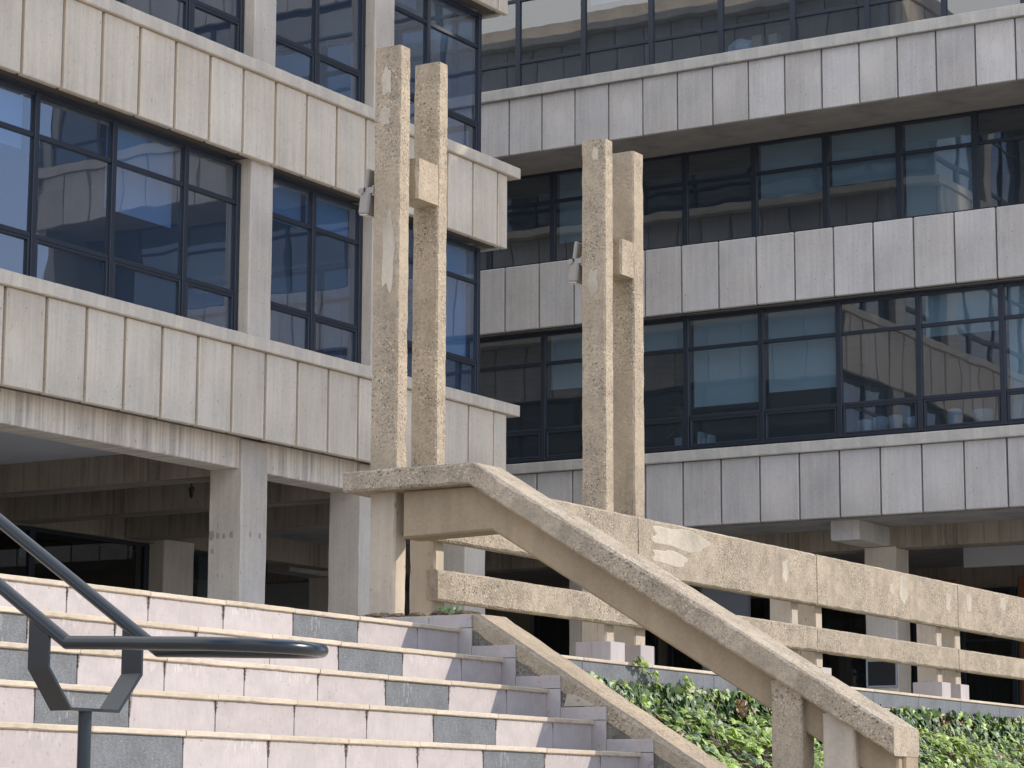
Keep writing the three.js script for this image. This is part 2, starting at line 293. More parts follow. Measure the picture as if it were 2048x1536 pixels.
{
  const st = structure('stairs', 'broad pink stone stairs with dark grey accent tiles', 'stairs', [6, GROUND, -6]);
  const XL = 2.3, core = [];
  for (let k = 0; k < NSTEP; k++) core.push(box(XL, XS - 0.02, GROUND, Y0 - k * RISE - 0.024, Z0 + k * GO - (k ? GO : 1.0), Z0 + k * GO - 0.014));
  part(st, 'core', core, MAT.joint);
  const W = 0.5567, joints = []; for (let i = 0; i < 17; i++) joints.push(11.39 - i * W);
  const geoFull = [0, 1].map((f) => { const g = cbox(-W / 2 + 0.003, W / 2 - 0.003, -RISE / 2 + 0.004, RISE / 2 - 0.014, -0.006, 0.006, 0.0015); const p = g.attributes.position, uv = g.attributes.uv; for (let i = 0; i < p.count; i++) uv.setXY(i, f ? 0.5 - p.getX(i) / W : 0.5 + p.getX(i) / W, 0.5 + p.getY(i) / RISE); return g; });
  const endW = XS - 0.012 - 11.39, geoEnd = cbox(-endW / 2 + 0.003, endW / 2 - 0.003, -RISE / 2 + 0.004, RISE / 2 - 0.014, -0.006, 0.006, 0.0015);
  { const p = geoEnd.attributes.position, uv = geoEnd.attributes.uv; for (let i = 0; i < p.count; i++) uv.setXY(i, 0.5 + p.getX(i) / W, 0.5 + p.getY(i) / RISE); }
  const treadGeo = (w) => [0, 1, 2].map(() => { const u = rnd() * 4; return cast([[-w / 2 + 0.0015, 0, 0], [w / 2 - 0.0015, 0, 0]], [0, 0, 1], GO / 2 + 0.008, 0.0115, 0.005, 0.35, 0.045, 0.0006); });
  const treadFull = treadGeo(W), treadEnd = treadGeo(endW);
  for (let k = 0; k < NSTEP; k++) {
    const y = Y0 - k * RISE, z = Z0 + k * GO;
    for (let i = -1; i < 16; i++) {
      const end = i < 0, xc = end ? 11.39 + endW / 2 : joints[i] - W / 2, grey = i === 1 || i === 6 || i === 11;
      const m = grey ? MAT.grey[(k + i) % 2] : MAT.pink[(rnd() * 7) | 0];
      put(st, 'riser_tile', end ? geoEnd : geoFull[(rnd() * 2) | 0], m, xc, y - RISE / 2 - 0.008, z - 0.006 - rr(0, 0.0015));
      put(st, 'tread_tile', (end ? treadEnd : treadFull)[(rnd() * 3) | 0], MAT.nosing[(rnd() * 3) | 0], xc, y - 0.0115 + rr(-0.0012, 0.0012), z - GO / 2 + 0.006 + rr(-0.0015, 0.0015));
    }
  }
}

// ---------------------------------------------------------------- kerb wall beside the stairs
{
  const kb = thing('stair_kerb', 'rough concrete side kerb sloping down beside the stairs', 'kerb', [12, GROUND, -6]);
  const yk = (z) => 1.084 - 0.6135 * (z + 7.35), zE = -3.2;
  part(kb, 'wall', prismZY([[-8.6, GROUND], [zE, GROUND], [zE, yk(zE) - 0.085], [-7.38, 1.0], [-8.6, 1.0]], XS + 0.006, XS + 0.3, 0.003), MAT.kerbSide);
  part(kb, 'coping', cast([[XS + 0.165, 1.038, -8.75], [XS + 0.165, 1.036, -7.375], [XS + 0.165, yk(zE) - 0.05, zE]], [1, 0, 0], 0.165, 0.047, 0.016, 0.45, 0.06, 0.002), MAT.agg);
  const dirt = []; for (let i = 0; i < 70; i++) { const s = rr(0.012, 0.035); dirt.push(new THREE.IcosahedronGeometry(s, 0).scale(1.4, 0.7, 1.4).rotateY(rnd() * 6).translate(XS + rr(0.02, 0.3), 1.09 + rr(-0.006, 0.012), rr(-8.4, -7.45))); }
  const dm = part(kb, 'leaf_litter', dirt.map((g) => metricUV(g)), MAT.soil); dm.userData.kind = 'stuff';
  const sk = 0.071, g2 = cbox(-0.006, 0.006, 0, RISE - 0.003, -GO / 2 + 0.0015, GO / 2 - 0.0015, 0.0012), g1 = cbox(-0.006, 0.006, 0, sk - 0.003, -GO / 2 + 0.0015, GO / 2 - 0.0015, 0.0012);
  const uvf = (g, hh) => { const p = g.attributes.position, uv = g.attributes.uv; for (let i = 0; i < p.count; i++) uv.setXY(i, 0.3 + p.getZ(i) * 0.9, 0.15 + 0.4 * p.getY(i) / hh); return g; }; uvf(g1, sk); uvf(g2, RISE);
  for (let k = -3; k < NSTEP; k++) {
    const y = k <= 0 ? Y0 : Y0 - k * RISE, zc = Z0 + 0.083 + (k - 0.5) * GO;
    put(kb, 'skirting_tile', g1, MAT.pink[(k + 9) % 7], XS - 0.006, y + 0.0015, zc); if (k >= 0) put(kb, 'skirting_tile', g2, MAT.pink[(k + 12) % 7], XS - 0.006, y - RISE + 0.0015, zc);
  }
  part(kb, 'cement_patch', prismZY([[-6.81, 0.575], [-6.63, 0.575], [-6.66, 0.6], [-6.74, 0.635], [-6.79, 0.64]], XS - 0.001, XS + 0.02, 0.002), MAT.patch, 'pale cement patch on the kerb side');
}

// ---------------------------------------------------------------- sloping parapet above the kerb
{
  const pp = thing('concrete_parapet', 'heavy weathered concrete parapet with a flat end and a long sloping cap', 'parapet', [12, GROUND, -6]);
  const X = 12.01, yt = (z) => 1.92 - 0.604 * (z + 7.437), zE = -4.98;
  part(pp, 'cap', cast([[X, 1.857, -8.27], [X, 1.857, -7.43], [X, yt(zE) - 0.063, zE]], [1, 0, 0], 0.16, 0.0585, 0.014, 0.4, 0.06, 0.0012, undefined, zE), MAT.aggMid);
  const yb = (z) => yt(z) - 0.13;
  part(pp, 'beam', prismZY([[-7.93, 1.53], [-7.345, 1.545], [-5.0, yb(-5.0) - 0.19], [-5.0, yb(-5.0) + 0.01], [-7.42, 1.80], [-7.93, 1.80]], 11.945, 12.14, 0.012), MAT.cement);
  const foot = (z) => 1.05 - 0.6135 * (z + 7.35);
  part(pp, 'post', postGeo(11.905, 12.055, foot(-5.58), yb(-5.58) + 0.02, -5.665, -5.495), MAT.aggMid);
  part(pp, 'post', postGeo(11.905, 12.055, foot(-5.3), yb(-5.3) + 0.02, -5.385, -5.21), MAT.capPale);
  part(pp, 'post', postGeo(12.0, 12.168, foot(-5.05), yb(-5.05) + 0.02, -5.16, -4.984), MAT.cement);
}

// ---------------------------------------------------------------- railing and the two tall pylons
const ZT = -8.0;
function plinth(parent, x0) { const g = cbox(x0 - 0.04, x0 + 0.15, 0.975, 1.105, -8.2, -7.945, 0.003); const p = g.attributes.position, uv = g.attributes.uv; for (let i = 0; i < p.count; i++) uv.setXY(i, 0.3 + (p.getX(i) + p.getZ(i)) * 0.6 % 0.4, 0.2 + 0.3 * (p.getY(i) - 0.975)); part(parent, 'plinth', g, MAT.pink[(x0 * 3 | 0) % 7]); }
function pylon(label, xa, wa, xb, wb, b0, y0a, y0b) {
  const t = thing('concrete_pylon', label, 'pylon', [xa, y0a, ZT - 0.09], 'tall twin-post concrete pylons');
  part(t, 'post', postGeo(xa, xa + wa, y0a, 4.4, ZT - 0.177, ZT, 0.012, (p) => (p.y < 1.87 ? 1 : 0)), [MAT.agg, MAT.boarded]);
  part(t, 'post', postGeo(xb, xb + wb, y0b, 4.405, ZT - 0.177, ZT, 0.012, (p) => (p.y < 1.87 ? 1 : 0)), [MAT.agg, MAT.boarded]);
  part(t, 'block', postGeo(b0, xb + 0.01, 3.53, 3.77, ZT - 0.155, ZT + 0.003, 0.016), MAT.agg);
  return t;
}
{
  const a = pylon('tall twin concrete posts rising through the end of the parapet', 11.976, 0.116, 12.39, 0.105, 12.165, 1.0, 1.0);
  part(a, 'mortar_patch', mortar('x', 11.9755, -8.09, 4.2, 0.08, 0.2), MAT.patch); part(a, 'mortar_patch', mortar('x', 11.9755, -8.1, 3.98, 0.085, 0.14), MAT.patch); part(a, 'mortar_patch', mortar('x', 11.9755, -8.07, 3.2, 0.1, 0.55), MAT.patch);
  const b = pylon('tall twin concrete posts standing on pink plinths in the railing', 14.4, 0.113, 14.79, 0.145, 14.612, 1.1, 1.1);
  part(b, 'mortar_patch', mortar('x', 14.3995, -8.075, 4.3, 0.06, 0.1), MAT.patch); part(b, 'mortar_patch', mortar('x', 14.3995, -8.09, 3.45, 0.09, 0.22), MAT.patch);
  plinth(b, 14.4); plinth(b, 14.8);
  const r = thing('concrete_railing', 'two-beam concrete railing along the raised walkway', 'railing', [17, 0.97, ZT]);
  const xs = [12.29, 14.68, 17.45, 20.25, 23.05, 25.85, 28.65];
  for (let i = 0; i < xs.length - 1; i++) { part(r, 'top_beam', beamX(xs[i] + 0.006, xs[i + 1] - 0.006, 1.553, 1.928, -7.998, -7.915), MAT.aggRail); part(r, 'lower_beam', beamX(xs[i] + 0.006, xs[i + 1] - 0.006, 1.212, 1.39, -7.998, -7.918), MAT.aggRail); }
  for (const [p, q] of [[17.18, 17.6], [19.97, 20.38], [22.77, 23.18], [25.57, 25.98]]) { part(r, 'post', postGeo(p, p + 0.12, 1.1, 1.9, -8.175, ZT), MAT.boarded); part(r, 'post', postGeo(q, q + 0.12, 1.1, 1.9, -8.175, ZT), MAT.boarded); plinth(r, p); plinth(r, q); }
  for (const [x, y, w, h] of [[15.25, 1.84, 1.0, 0.17], [15.1, 1.7, 0.6, 0.12], [16.9, 1.75, 0.12, 0.2], [19.1, 1.78, 0.2, 0.26], [18.85, 1.78, 0.12, 0.1], [20.02, 1.77, 0.12, 0.2], [20.5, 1.78, 0.14, 0.2], [21.3, 1.84, 0.16, 0.14]]) part(r, 'mortar_patch', mortar('z', -7.9155, x, y, w, h), MAT.patch);
}
// planter wall under the railing
{
  const w = thing('planter_wall', 'low wall with a grey tiled band below the railing', 'wall', [18, GROUND, -8.1]);
  part(w, 'wall', box(12.14, 40, GROUND, 0.954, -8.25, -7.93), MAT.cement);
  const W = 0.9; for (let i = 0; i < 18; i++) {
    const x = 12.14 + i * W; const g = cbox(x + 0.002, x + W - 0.002, 0.846, 0.957, -7.929, -7.912, 0.002), p = g.attributes.position, uv = g.attributes.uv; for (let q = 0; q < p.count; q++) uv.setXY(q, (p.getX(q) - x) / W * 1.4, 0.1 + (p.getY(q) - 0.846) * 3);
    part(w, 'band_tile', g, MAT.grey[0]); part(w, 'coping_tile', cbox(x + 0.0015, x + W - 0.0015, 0.958, 0.979, -8.24, -7.9, 0.004), MAT.nosing[i % 3]);
    part(w, 'ledge_tile', cbox(x + 0.0015, x + W - 0.0015, 0.822, 0.843, -7.929, -7.895, 0.003), MAT.nosing[(i + 1) % 3]);
  }
}
// ---------------------------------------------------------------- planting bed and ivy
const bedY = (z) => 0.6 - 0.55 * (z + 7.85);
{
  const b = structure('planting_bed', 'sloping earth bed under the ivy beside the stairs', 'planting bed', [18, GROUND, -6]);
  part(b, 'soil', prismZY([[-7.93, GROUND], [-3.6, GROUND], [-3.6, bedY(-3.6) - 0.02], [-7.93, bedY(-7.93) - 0.02]], XS + 0.31, 40, 0), MAT.soil);
  const o = [[0, -0.42], [0.2, -0.5], [0.46, -0.3], [0.3, -0.08], [0.52, 0.16], [0.2, 0.2], [0, 0.6], [-0.2, 0.2], [-0.52, 0.16], [-0.3, -0.08], [-0.46, -0.3], [-0.2, -0.5]], t = [];
  const v3 = ([x, y]) => new THREE.Vector3(x, y, -0.28 * Math.abs(x) - 0.12 * y * y), c = new THREE.Vector3(0, 0, 0.06);
  const pos = []; for (let i = 0; i < o.length; i++) pos.push(c, v3(o[i]), v3(o[(i + 1) % o.length]));
  const lg = new THREE.BufferGeometry().setFromPoints(pos); lg.computeVertexNormals();
  const list = [], q = new THREE.Quaternion(), e = new THREE.Euler(), s = new THREE.Vector3(), p = new THREE.Vector3();
  const leaf = (x, y, z, nx, size, kind) => { e.set(nx + rr(-0.75, 0.75), rr(-0.8, 0.8) + 0.1, Math.PI + rr(-1.1, 1.1), 'YXZ'); q.setFromEuler(e); s.setScalar(size); list.push([new THREE.Matrix4().compose(p.set(x, y, z), q, s), kind]); };
  // curtain hanging down the wall
  for (let i = 0; i < 9000; i++) {
    const x = rr(12.2, 25), u = rnd(), thick = 0.24 * (0.3 + 0.7 * u) * (0.2 + 1.5 * Math.max(0, fbm(x / 32, 0.3 + u * 0.05, 110, 20, 3, 60) - 0.2));
    const top = 0.835 + 0.07 * (fbm(x / 32, 0.7, 96, 8, 3, 70) - 0.45); const y = top - u * 0.36, gap = x > 19.7 && x < 20.5 && rnd() < 0.75;
    if (!gap) leaf(x, y, -7.915 + thick * Math.sqrt(rnd()), -0.25, rr(0.055, 0.098), rnd() < 0.03 ? 2 : (rnd() < 0.22 ? 1 : 0));
  }
  for (let i = 0; i < 240; i++) leaf(rr(19.75, 20.5), rr(0.5, 0.8), rr(-7.92, -7.86), -0.2, rr(0.035, 0.06), 2);
  for (const cx of [14.2, 15.9]) for (let i = 0; i < 26; i++) leaf(cx + rr(-0.09, 0.09), rr(0.55, 0.78), rr(-7.82, -7.74), -0.2, rr(0.04, 0.06), 2);
  // ground cover on the slope
  for (let i = 0; i < 40000; i++) {
    const x = rr(12.16, 25), z = rr(-7.85, -4.4), cl = fbm(x / 32, (z + 9) / 8, 70, 20, 3, 33), hum = 0.24 * Math.max(0, cl - 0.25); const up = rnd(); if (rnd() > 0.3 + 1.9 * Math.max(0, cl - 0.3)) continue;
    leaf(x, bedY(z) + hum + 0.075 * up * up, z, -0.95, rr(0.04, 0.08), rnd() < 0.04 ? 2 : (rnd() < 0.18 + 1.8 * (cl - 0.38) + 0.25 * up ? 1 : 0));
  }
  // shoots that climb over the tiled band
  for (const [x0, y0, dx, dy, n] of [[14.86, 0.83, -0.32, 0.17, 24], [15.2, 0.82, 0.12, 0.08, 12], [16.1, 0.81, 0.1, 0.1, 12], [16.8, 0.82, 0.1, 0.07, 10], [12.9, 0.83, 0.1, 0.06, 10]]) for (let i = 0; i < n; i++) { const u = i / n; leaf(x0 + dx * u + rr(-0.03, 0.03), y0 + dy * Math.sin(u * 1.57) + rr(-0.025, 0.025), -7.86 + rr(-0.02, 0.04), -0.3, rr(0.035, 0.06), 1); }
  const lm = new THREE.MeshPhysicalMaterial({ color: 0xffffff, roughness: 0.48, transmission: 0.25, thickness: 0, side: THREE.DoubleSide });
  const im = new THREE.InstancedMesh(lg, lm, list.length); im.name = 'ivy'; const cc = new THREE.Color();
  list.forEach(([m, k], i) => { im.setMatrixAt(i, m); const v = rr(0.45, 1.5); if (k === 2) cc.setRGB(0.2 * v, 0.105 * v, 0.04 * v); else if (k === 1) cc.setRGB(0.23 * v, 0.33 * v, 0.04 * v); else cc.setRGB(0.07 * v, 0.135 * v, 0.035 * v); im.setColorAt(i, cc); });
  im.userData = { label: 'dense green ivy covering the planter wall and the slope', category: 'ivy', kind: 'stuff' }; scene.add(im);
  const wd = thing('weed', 'tiny green weed sprouting on top of the kerb', 'weed', [12.02, 1.085, -7.62]);
  for (let i = 0; i < 11; i++) { e.set(rr(-0.9, 0.2), rr(-1, 1), rr(-1, 1)); const m = put(wd, 'leaf', lg, MAT.leafPot, 12.02 + rr(-0.06, 0.06), 1.1 + rr(0, 0.045), -7.62 + rr(-0.1, 0.08)); m.rotation.copy(e); m.scale.setScalar(rr(0.03, 0.05)); }
}
// ---------------------------------------------------------------- steel handrail
{
  const h = thing('handrail', 'dark grey double steel handrail with a rounded end on the stairs', 'handrail', [5.7, Y0 - 10 * RISE, -4.85]);
  const xa = 5.5, xb = 5.9, R = 0.0188, yb = 0.4736, zb = -4.7586, ys = (z) => yb - 0.657 * (z - zb);
  class Pth extends THREE.CurvePath {}
  const V = (x, y, z) => new THREE.Vector3(x, y, z);
  const path = new Pth(), zl = -4.285, yl = 0.456, rad = (xb - xa) / 2, xm = (xa + xb) / 2;
  const pts = []; const n = 28; for (let i = 0; i <= n; i++) { const t = Math.PI * i / n; pts.push(V(xm - Math.cos(t) * rad, yl - 0.008 * Math.sin(t), zl + Math.sin(t) * rad)); }
  const horiz = new THREE.CatmullRomCurve3([V(xa, yb, zb), V(xa, yb - 0.008, zb + 0.22), V(xa, (yb + yl) / 2, (zb + zl) / 2), ...pts, V(xb, (yb + yl) / 2, (zb + zl) / 2), V(xb, yb - 0.008, zb + 0.22), V(xb, yb, zb)], false, 'centripetal');
  const tube = (a, b) => new THREE.TubeGeometry(new THREE.LineCurve3(a, b), 1, R, 20, false), ball = (p) => new THREE.SphereGeometry(R * 1.002, 20, 12).translate(p.x, p.y, p.z);
  const top = -7.3, T = (x) => [V(x, yb, zb), V(x, ys(top), top)], L = (x) => [V(x, ys(top), top), V(x, ys(top), -8.1)];
  part(h, 'rail_tube', [new THREE.TubeGeometry(horiz, 160, R, 20, false), tube(...T(xa)), tube(...T(xb)), tube(...L(xa)), tube(...L(xb)), ball(V(xa, ys(top), top)), ball(V(xb, ys(top), top)), ball(V(xa, ys(top), -8.1)), ball(V(xb, ys(top), -8.1)), ball(V(xa, yb, zb)), ball(V(xb, yb, zb))], MAT.steel);
  const bracket = (zc) => {
    const dy = ys(zc) - ys(-4.8575), w = 0.0365, s = new THREE.Shape(), O = [[5.494, 0.52], [5.494, 0.405], [5.594, 0.293], [5.806, 0.293], [5.906, 0.405], [5.906, 0.52]], I = [[5.898, 0.52], [5.898, 0.409], [5.802, 0.3], [5.598, 0.3], [5.502, 0.409], [5.502, 0.52]];
    [...O, ...I].forEach(([x, y], i) => (i ? s.lineTo(x, y + dy) : s.moveTo(x, y + dy))); s.closePath();
    const bg = new THREE.ExtrudeGeometry(s, { depth: 2 * w, bevelEnabled: true, bevelThickness: 0.001, bevelSize: 0.001, bevelSegments: 1 }).translate(0, 0, zc - w), bp = bg.attributes.position;
    for (let i = 0; i < bp.count; i++) if (bp.getY(i) > 0.5 + dy) bp.setY(i, bp.getY(i) + 0.012 - 0.657 * (bp.getZ(i) - zc));   // the arms are cut to the slope of the tube
    part(h, 'bracket', metricUV(bg), MAT.steel);
    const k = Math.ceil((zc - Z0) / GO), yS = Y0 - k * RISE;
    part(h, 'post', new THREE.CylinderGeometry(0.0195, 0.0195, 0.294 + dy - yS, 24).translate(xm, (yS + 0.294 + dy) / 2, zc), MAT.steel);
    part(h, 'foot_plate', new THREE.CylinderGeometry(0.05, 0.05, 0.008, 24).translate(xm, yS + 0.0045, zc), MAT.steel);
  };
  bracket(-4.8575); bracket(-6.9);
}
// ---------------------------------------------------------------- floodlights behind the pylons
function floodlight(label, x, y) {
  const z = ZT - 0.178, f = thing('floodlight', label, 'floodlight', [x, y, z], 'small floodlights on the pylons');
  part(f, 'bracket', [box(x - 0.045, x + 0.045, y - 0.03, y + 0.03, z - 0.012, z), box(x - 0.05, x - 0.044, y - 0.015, y + 0.02, z - 0.09, z), box(x + 0.044, x + 0.05, y - 0.015, y + 0.02, z - 0.09, z)], MAT.lamp);
  part(f, 'pivot', new THREE.CylinderGeometry(0.018, 0.018, 0.13, 16).rotateZ(Math.PI / 2).translate(x, y, z - 0.08), MAT.lamp);
  part(f, 'visor', cbox(-0.05, 0.05, -0.075, 0.075, -0.014, 0.014, 0.008).rotateX(0.14).translate(x, y + 0.06, z - 0.055), MAT.lamp);
  const b = part(f, 'housing', cbox(-0.055, 0.055, -0.085, 0.05, -0.035, 0.035, 0.01).rotateX(0.12).translate(x, y - 0.05, z - 0.062), MAT.lamp);
  part(b, 'lens', box(-0.045, 0.045, -0.089, -0.0845, -0.028, 0.028).rotateX(0.12).translate(x, y - 0.05, z - 0.062), MAT.lampGlass);
}
floodlight('small grey floodlight behind the tall post at the parapet end', 12.03, 3.56);
floodlight('small grey floodlight behind the tall post on the pink plinth', 14.455, 3.6);

// ---------------------------------------------------------------- windows
const paneGeo = {};
function pane(parent, mat, w, h, x, y, z, side) {   // side 'z' looks to +z, 'x' looks to -x
  const k = `${w.toFixed(3)}_${h.toFixed(3)}`; const v = (rnd() * 3) | 0, key = k + v;
  if (!paneGeo[key]) { const g = new THREE.PlaneGeometry(w, h), uv = g.attributes.uv, o = rnd() * 3, o2 = rnd() * 3; for (let i = 0; i < 4; i++) uv.setXY(i, uv.getX(i) * w * 0.7 + o, uv.getY(i) * h * 0.45 + o2); paneGeo[key] = g; }
  const m = put(parent, 'pane', paneGeo[key], mat, x, y, z); m.rotation.set(rr(-0.004, 0.004), (side === 'x' ? -Math.PI / 2 : 0) + rr(-0.005, 0.005), 0, 'YXZ'); return m;
}
// one glazed bay between two mullions: along = x for side 'z', along = z for side 'x'
function bay(bld, side, plane, a0, a1, ys, fw = 0.075, blindTo, sash = true, mat) {
  const g = [], B = (p0, p1, y0, y1, d0, d1) => g.push(side === 'z' ? cbox(p0, p1, y0, y1, plane + d0, plane + d1, 0.006) : cbox(plane - d1, plane - d0, y0, y1, p0, p1, 0.006));
  const hw = fw / 2; B(a0 - hw, a0 + hw, ys[0], ys[ys.length - 1], -0.05, 0.045); B(a1 - hw + 0.002, a1 + hw - 0.002, ys[0], ys[ys.length - 1], -0.048, 0.043);
  for (let i = 0; i < ys.length; i++) { const t = i === 0 || i === ys.length - 1 ? 0.05 : 0.032; B(a0 + hw, a1 - hw, ys[i] - (i ? t : 0), ys[i] + (i === ys.length - 1 ? 0 : t), -0.045, i ? 0.03 : 0.04); }
  if (sash) { const y0 = ys[0] + 0.052, y1 = ys[1] - 0.034, s = 0.035; B(a0 + hw + 0.012, a0 + hw + 0.012 + s, y0, y1, -0.02, 0.036); B(a1 - hw - 0.012 - s, a1 - hw - 0.012, y0, y1, -0.02, 0.036); B(a0 + hw + 0.012 + s, a1 - hw - 0.012 - s, y1 - s, y1, -0.02, 0.035); B(a0 + hw + 0.012 + s, a1 - hw - 0.012 - s, y0, y0 + s, -0.02, 0.035); }
  const w = part(bld, 'window', g, MAT.frame), m = mat || (side === 'z' ? MAT.glassL : MAT.glassR), wd = a1 - a0 - fw + 0.01;
  for (let i = 0; i < ys.length - 1; i++) { const h = ys[i + 1] - ys[i] - 0.05, y = (ys[i] + ys[i + 1]) / 2, ac = (a0 + a1) / 2; side === 'z' ? pane(w, m, wd, h, ac, y, plane, side) : pane(w, m, wd, h, plane, y, ac, side); }
  if (blindTo !== undefined && blindTo !== null) { const t = ys[ys.length - 1] - 0.03; part(w, 'blind', side === 'z' ? box(a0 + 0.06, a1 - 0.06, blindTo, t, plane - 0.16, plane - 0.154) : box(plane + 0.154, plane + 0.16, blindTo, t, a0 + 0.06, a1 - 0.06), MAT.blind); }
  return w;
}
const panelGeos = {};
function panelGeo(w, h, t) { const k = `${w}_${h}_${t}`; if (!panelGeos[k]) panelGeos[k] = Array.from({ length: 7 }, () => cbox(-w / 2, w / 2, -h / 2, h / 2, -t / 2, t / 2, 0.012, rnd() * 9, rnd() * 9)); return panelGeos[k]; }
function panelGeoX(w, h, t) { const k = `x${w}_${h}_${t}`; if (!panelGeos[k]) panelGeos[k] = Array.from({ length: 7 }, () => cbox(-t / 2, t / 2, -h / 2, h / 2, -w / 2, w / 2, 0.012, rnd() * 9, rnd() * 9)); return panelGeos[k]; }

// ---------------------------------------------------------------- left wing
const FL = 3.735, P = -20.17, XE = 33.21, XW = 9.6;
{
  const b = thing('office_wing', 'beige concrete office wing raised on columns above the stairs', 'building', [22, Y0, -24]);
  const ZW = P - 0.33, BACK = -40;
  const xs0 = [22.05, 22.19, 22.19, 22.19];
  for (let s = 0; s < 4; s++) {
    const y = s * FL, yb = 4.89 + y, yt = 6.045 + y;
    const sp = part(b, 'spandrel', [box(XW, XE - 0.03, yb + 0.035, 6.19 + y, P - 0.34, P - 0.1), prismZY([[P - 0.1, yb + 0.02], [P - 0.36, yb + 0.075], [P - 0.36, yb + 0.2], [P - 0.1, yb + 0.2]], XW + 0.001, XE - 0.031, 0)], MAT.joint);
    const W = s ? 0.7165 : 0.7205, g = panelGeo(W - 0.056, yt - yb, 0.1); let x = xs0[s]; while (x > XW + W) x -= W;
    for (; x < XE; x += W) { const x1 = Math.min(x + W, XE + 0.012); if (x1 - x > W - 0.05) put(sp, 'panel', g[(rnd() * 7) | 0], MAT.panelL[(rnd() * 4) | 0], x + W / 2, (yb + yt) / 2, P - 0.05 + rr(-0.002, 0.002)); else part(sp, 'panel', cbox(x + 0.012, XE, yb, yt, P - 0.1, P, 0.012, rnd(), rnd()), MAT.panelL[1]); }
    // end face of the wing
    const gx = panelGeoX(W - 0.024, yt - yb, 0.08); for (let k = 0; k < 27; k++) put(sp, 'panel', gx[k % 7], MAT.panelR[k % 4], XE - 0.045, (yb + yt) / 2, P - 0.12 - (k + 0.5) * W);
    part(b, 'sill', beamX(XW, XE + 0.3, 6.05 + y, 6.222 + y, P - 0.36, P + 0.055, 0.012), MAT.sillL);
    part(b, 'sill', cast([[XE + 0.1, 6.136 + y, P - 0.37], [XE + 0.1, 6.136 + y, BACK]], [1, 0, 0], 0.2, 0.085, 0.01), MAT.sillL);
    part(b, 'floor_slab', box(XW + 0.1, XE - 0.2, yb + 0.08, 6.1 + y, BACK + 0.1, P - 0.4), MAT.room);
    if (s < 3) {
      part(b, 'inner_wall', [box(XW, XE - 0.5, 6.1 + y, yb + FL + 0.08, -29, -28.9), box(XW, XW + 0.1, 6.1 + y, yb + FL + 0.08, -28.9, P - 0.4)], MAT.room);
      part(b, 'partition', [box(21.3, 21.42, 6.1 + y, yb + FL + 0.08, -28.9, P - 1.2), box(27.0, 27.12, 6.1 + y, yb + FL + 0.08, -28.9, P - 1.4)], MAT.room);
      const ys = [6.222 + y, 6.83 + y, 8.06 + y, 8.6 + y];
      for (const [c0, c1] of [[26.85, 27.34], [29.72, 30.22], [21.15, 21.65], [15.4, 15.9]]) part(b, 'column', cast([[(c0 + c1) / 2, 6.2 + y, P - 0.31], [(c0 + c1) / 2, 8.68 + y, P - 0.31]], [1, 0, 0], (c1 - c0) / 2, 0.19, 0.018, 0.4, 0.3), MAT.colL);
      const bays = [[10.0, 11.44], [11.44, 12.88], [12.88, 14.3], [14.3, 15.36], [15.95, 17.05], [17.05, 18.49], [18.49, 19.93], [19.93, 21.1], [21.7, 22.81], [22.81, 24.25], [24.25, 25.69], [25.69, 26.8], [27.4, 28.53], [28.53, 29.68], [30.27, 31.4], [31.4, 32.86]];
      bays.forEach(([p, q], i) => bay(b, 'z', ZW, p, q, ys, 0.085, (s === 0 ? { 12: 8.06, 13: 8.1, 10: 7.5, 15: 6.9, 8: 7.9 } : { 9: 11.6, 14: 12.0 })[i]));
      // return glazing on the end of the wing
      for (let k = 0; k < 13; k++) bay(b, 'x', 32.88, ZW - 0.06 - (k + 1) * 1.44, ZW - 0.06 - k * 1.44, ys, 0.085, null, true, MAT.glassL);
    }
  }
  part(b, 'roof', box(XW, XE, 17.44, 17.8, BACK, P - 0.2), MAT.sillL);
  // open ground storey
  part(b, 'beam', cast([[XW, 4.745, P - 0.555], [XE - 0.1, 4.745, P - 0.555]], [0, 0, 1], 0.225, 0.228, 0.014, 0.5, 0.4), MAT.beamL);
  part(b, 'ceiling', box(XW, XE - 0.1, 4.85, 4.95, BACK, P - 0.79), MAT.ceiling);
  for (const c of [15.5, 21.3, 26.98, 29.72, 32.5]) {
    part(b, 'column', cast([[c + 0.28, Y0, P - 0.54], [c + 0.28, 4.9, P - 0.54]], [1, 0, 0], 0.285, 0.27, 0.02, 0.4, 0.3), MAT.colL);
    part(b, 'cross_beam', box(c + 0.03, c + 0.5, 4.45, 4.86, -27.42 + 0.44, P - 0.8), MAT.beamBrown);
  }
  for (const [z, y, w] of [[-20.92, 3.7, 0.1], [-20.82, 3.7, 0.07], [-20.72, 3.69, 0.06], [-20.6, 3.7, 0.07], [-20.9, 3.5, 0.06]]) part(b, 'smudge', mortar('x', 26.9745, z, y - 0.05, w, w * 1.5), MAT.smudge);
  for (const x of [27.18, 27.38]) part(b, 'smudge', mortar('z', P - 0.2695, x, 3.66, 0.06, 0.1), MAT.smudge);
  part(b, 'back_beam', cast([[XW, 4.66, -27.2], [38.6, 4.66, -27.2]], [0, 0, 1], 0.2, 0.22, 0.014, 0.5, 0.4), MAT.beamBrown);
  for (const [p, q] of [[15.9, 18.6], [18.6, 21.3], [21.9, 24.4], [24.4, 27.4], [27.4, 30.45], [30.45, 33.25], [34.15, 36.1]]) bay(b, 'z', -27.15, p, q, [Y0 + 0.05, 3.6, 4.43], 0.12, null, false, MAT.glassLobby);
  part(b, 'back_wall', box(XW, 47, Y0, 4.9, -31.2, -31), MAT.room);
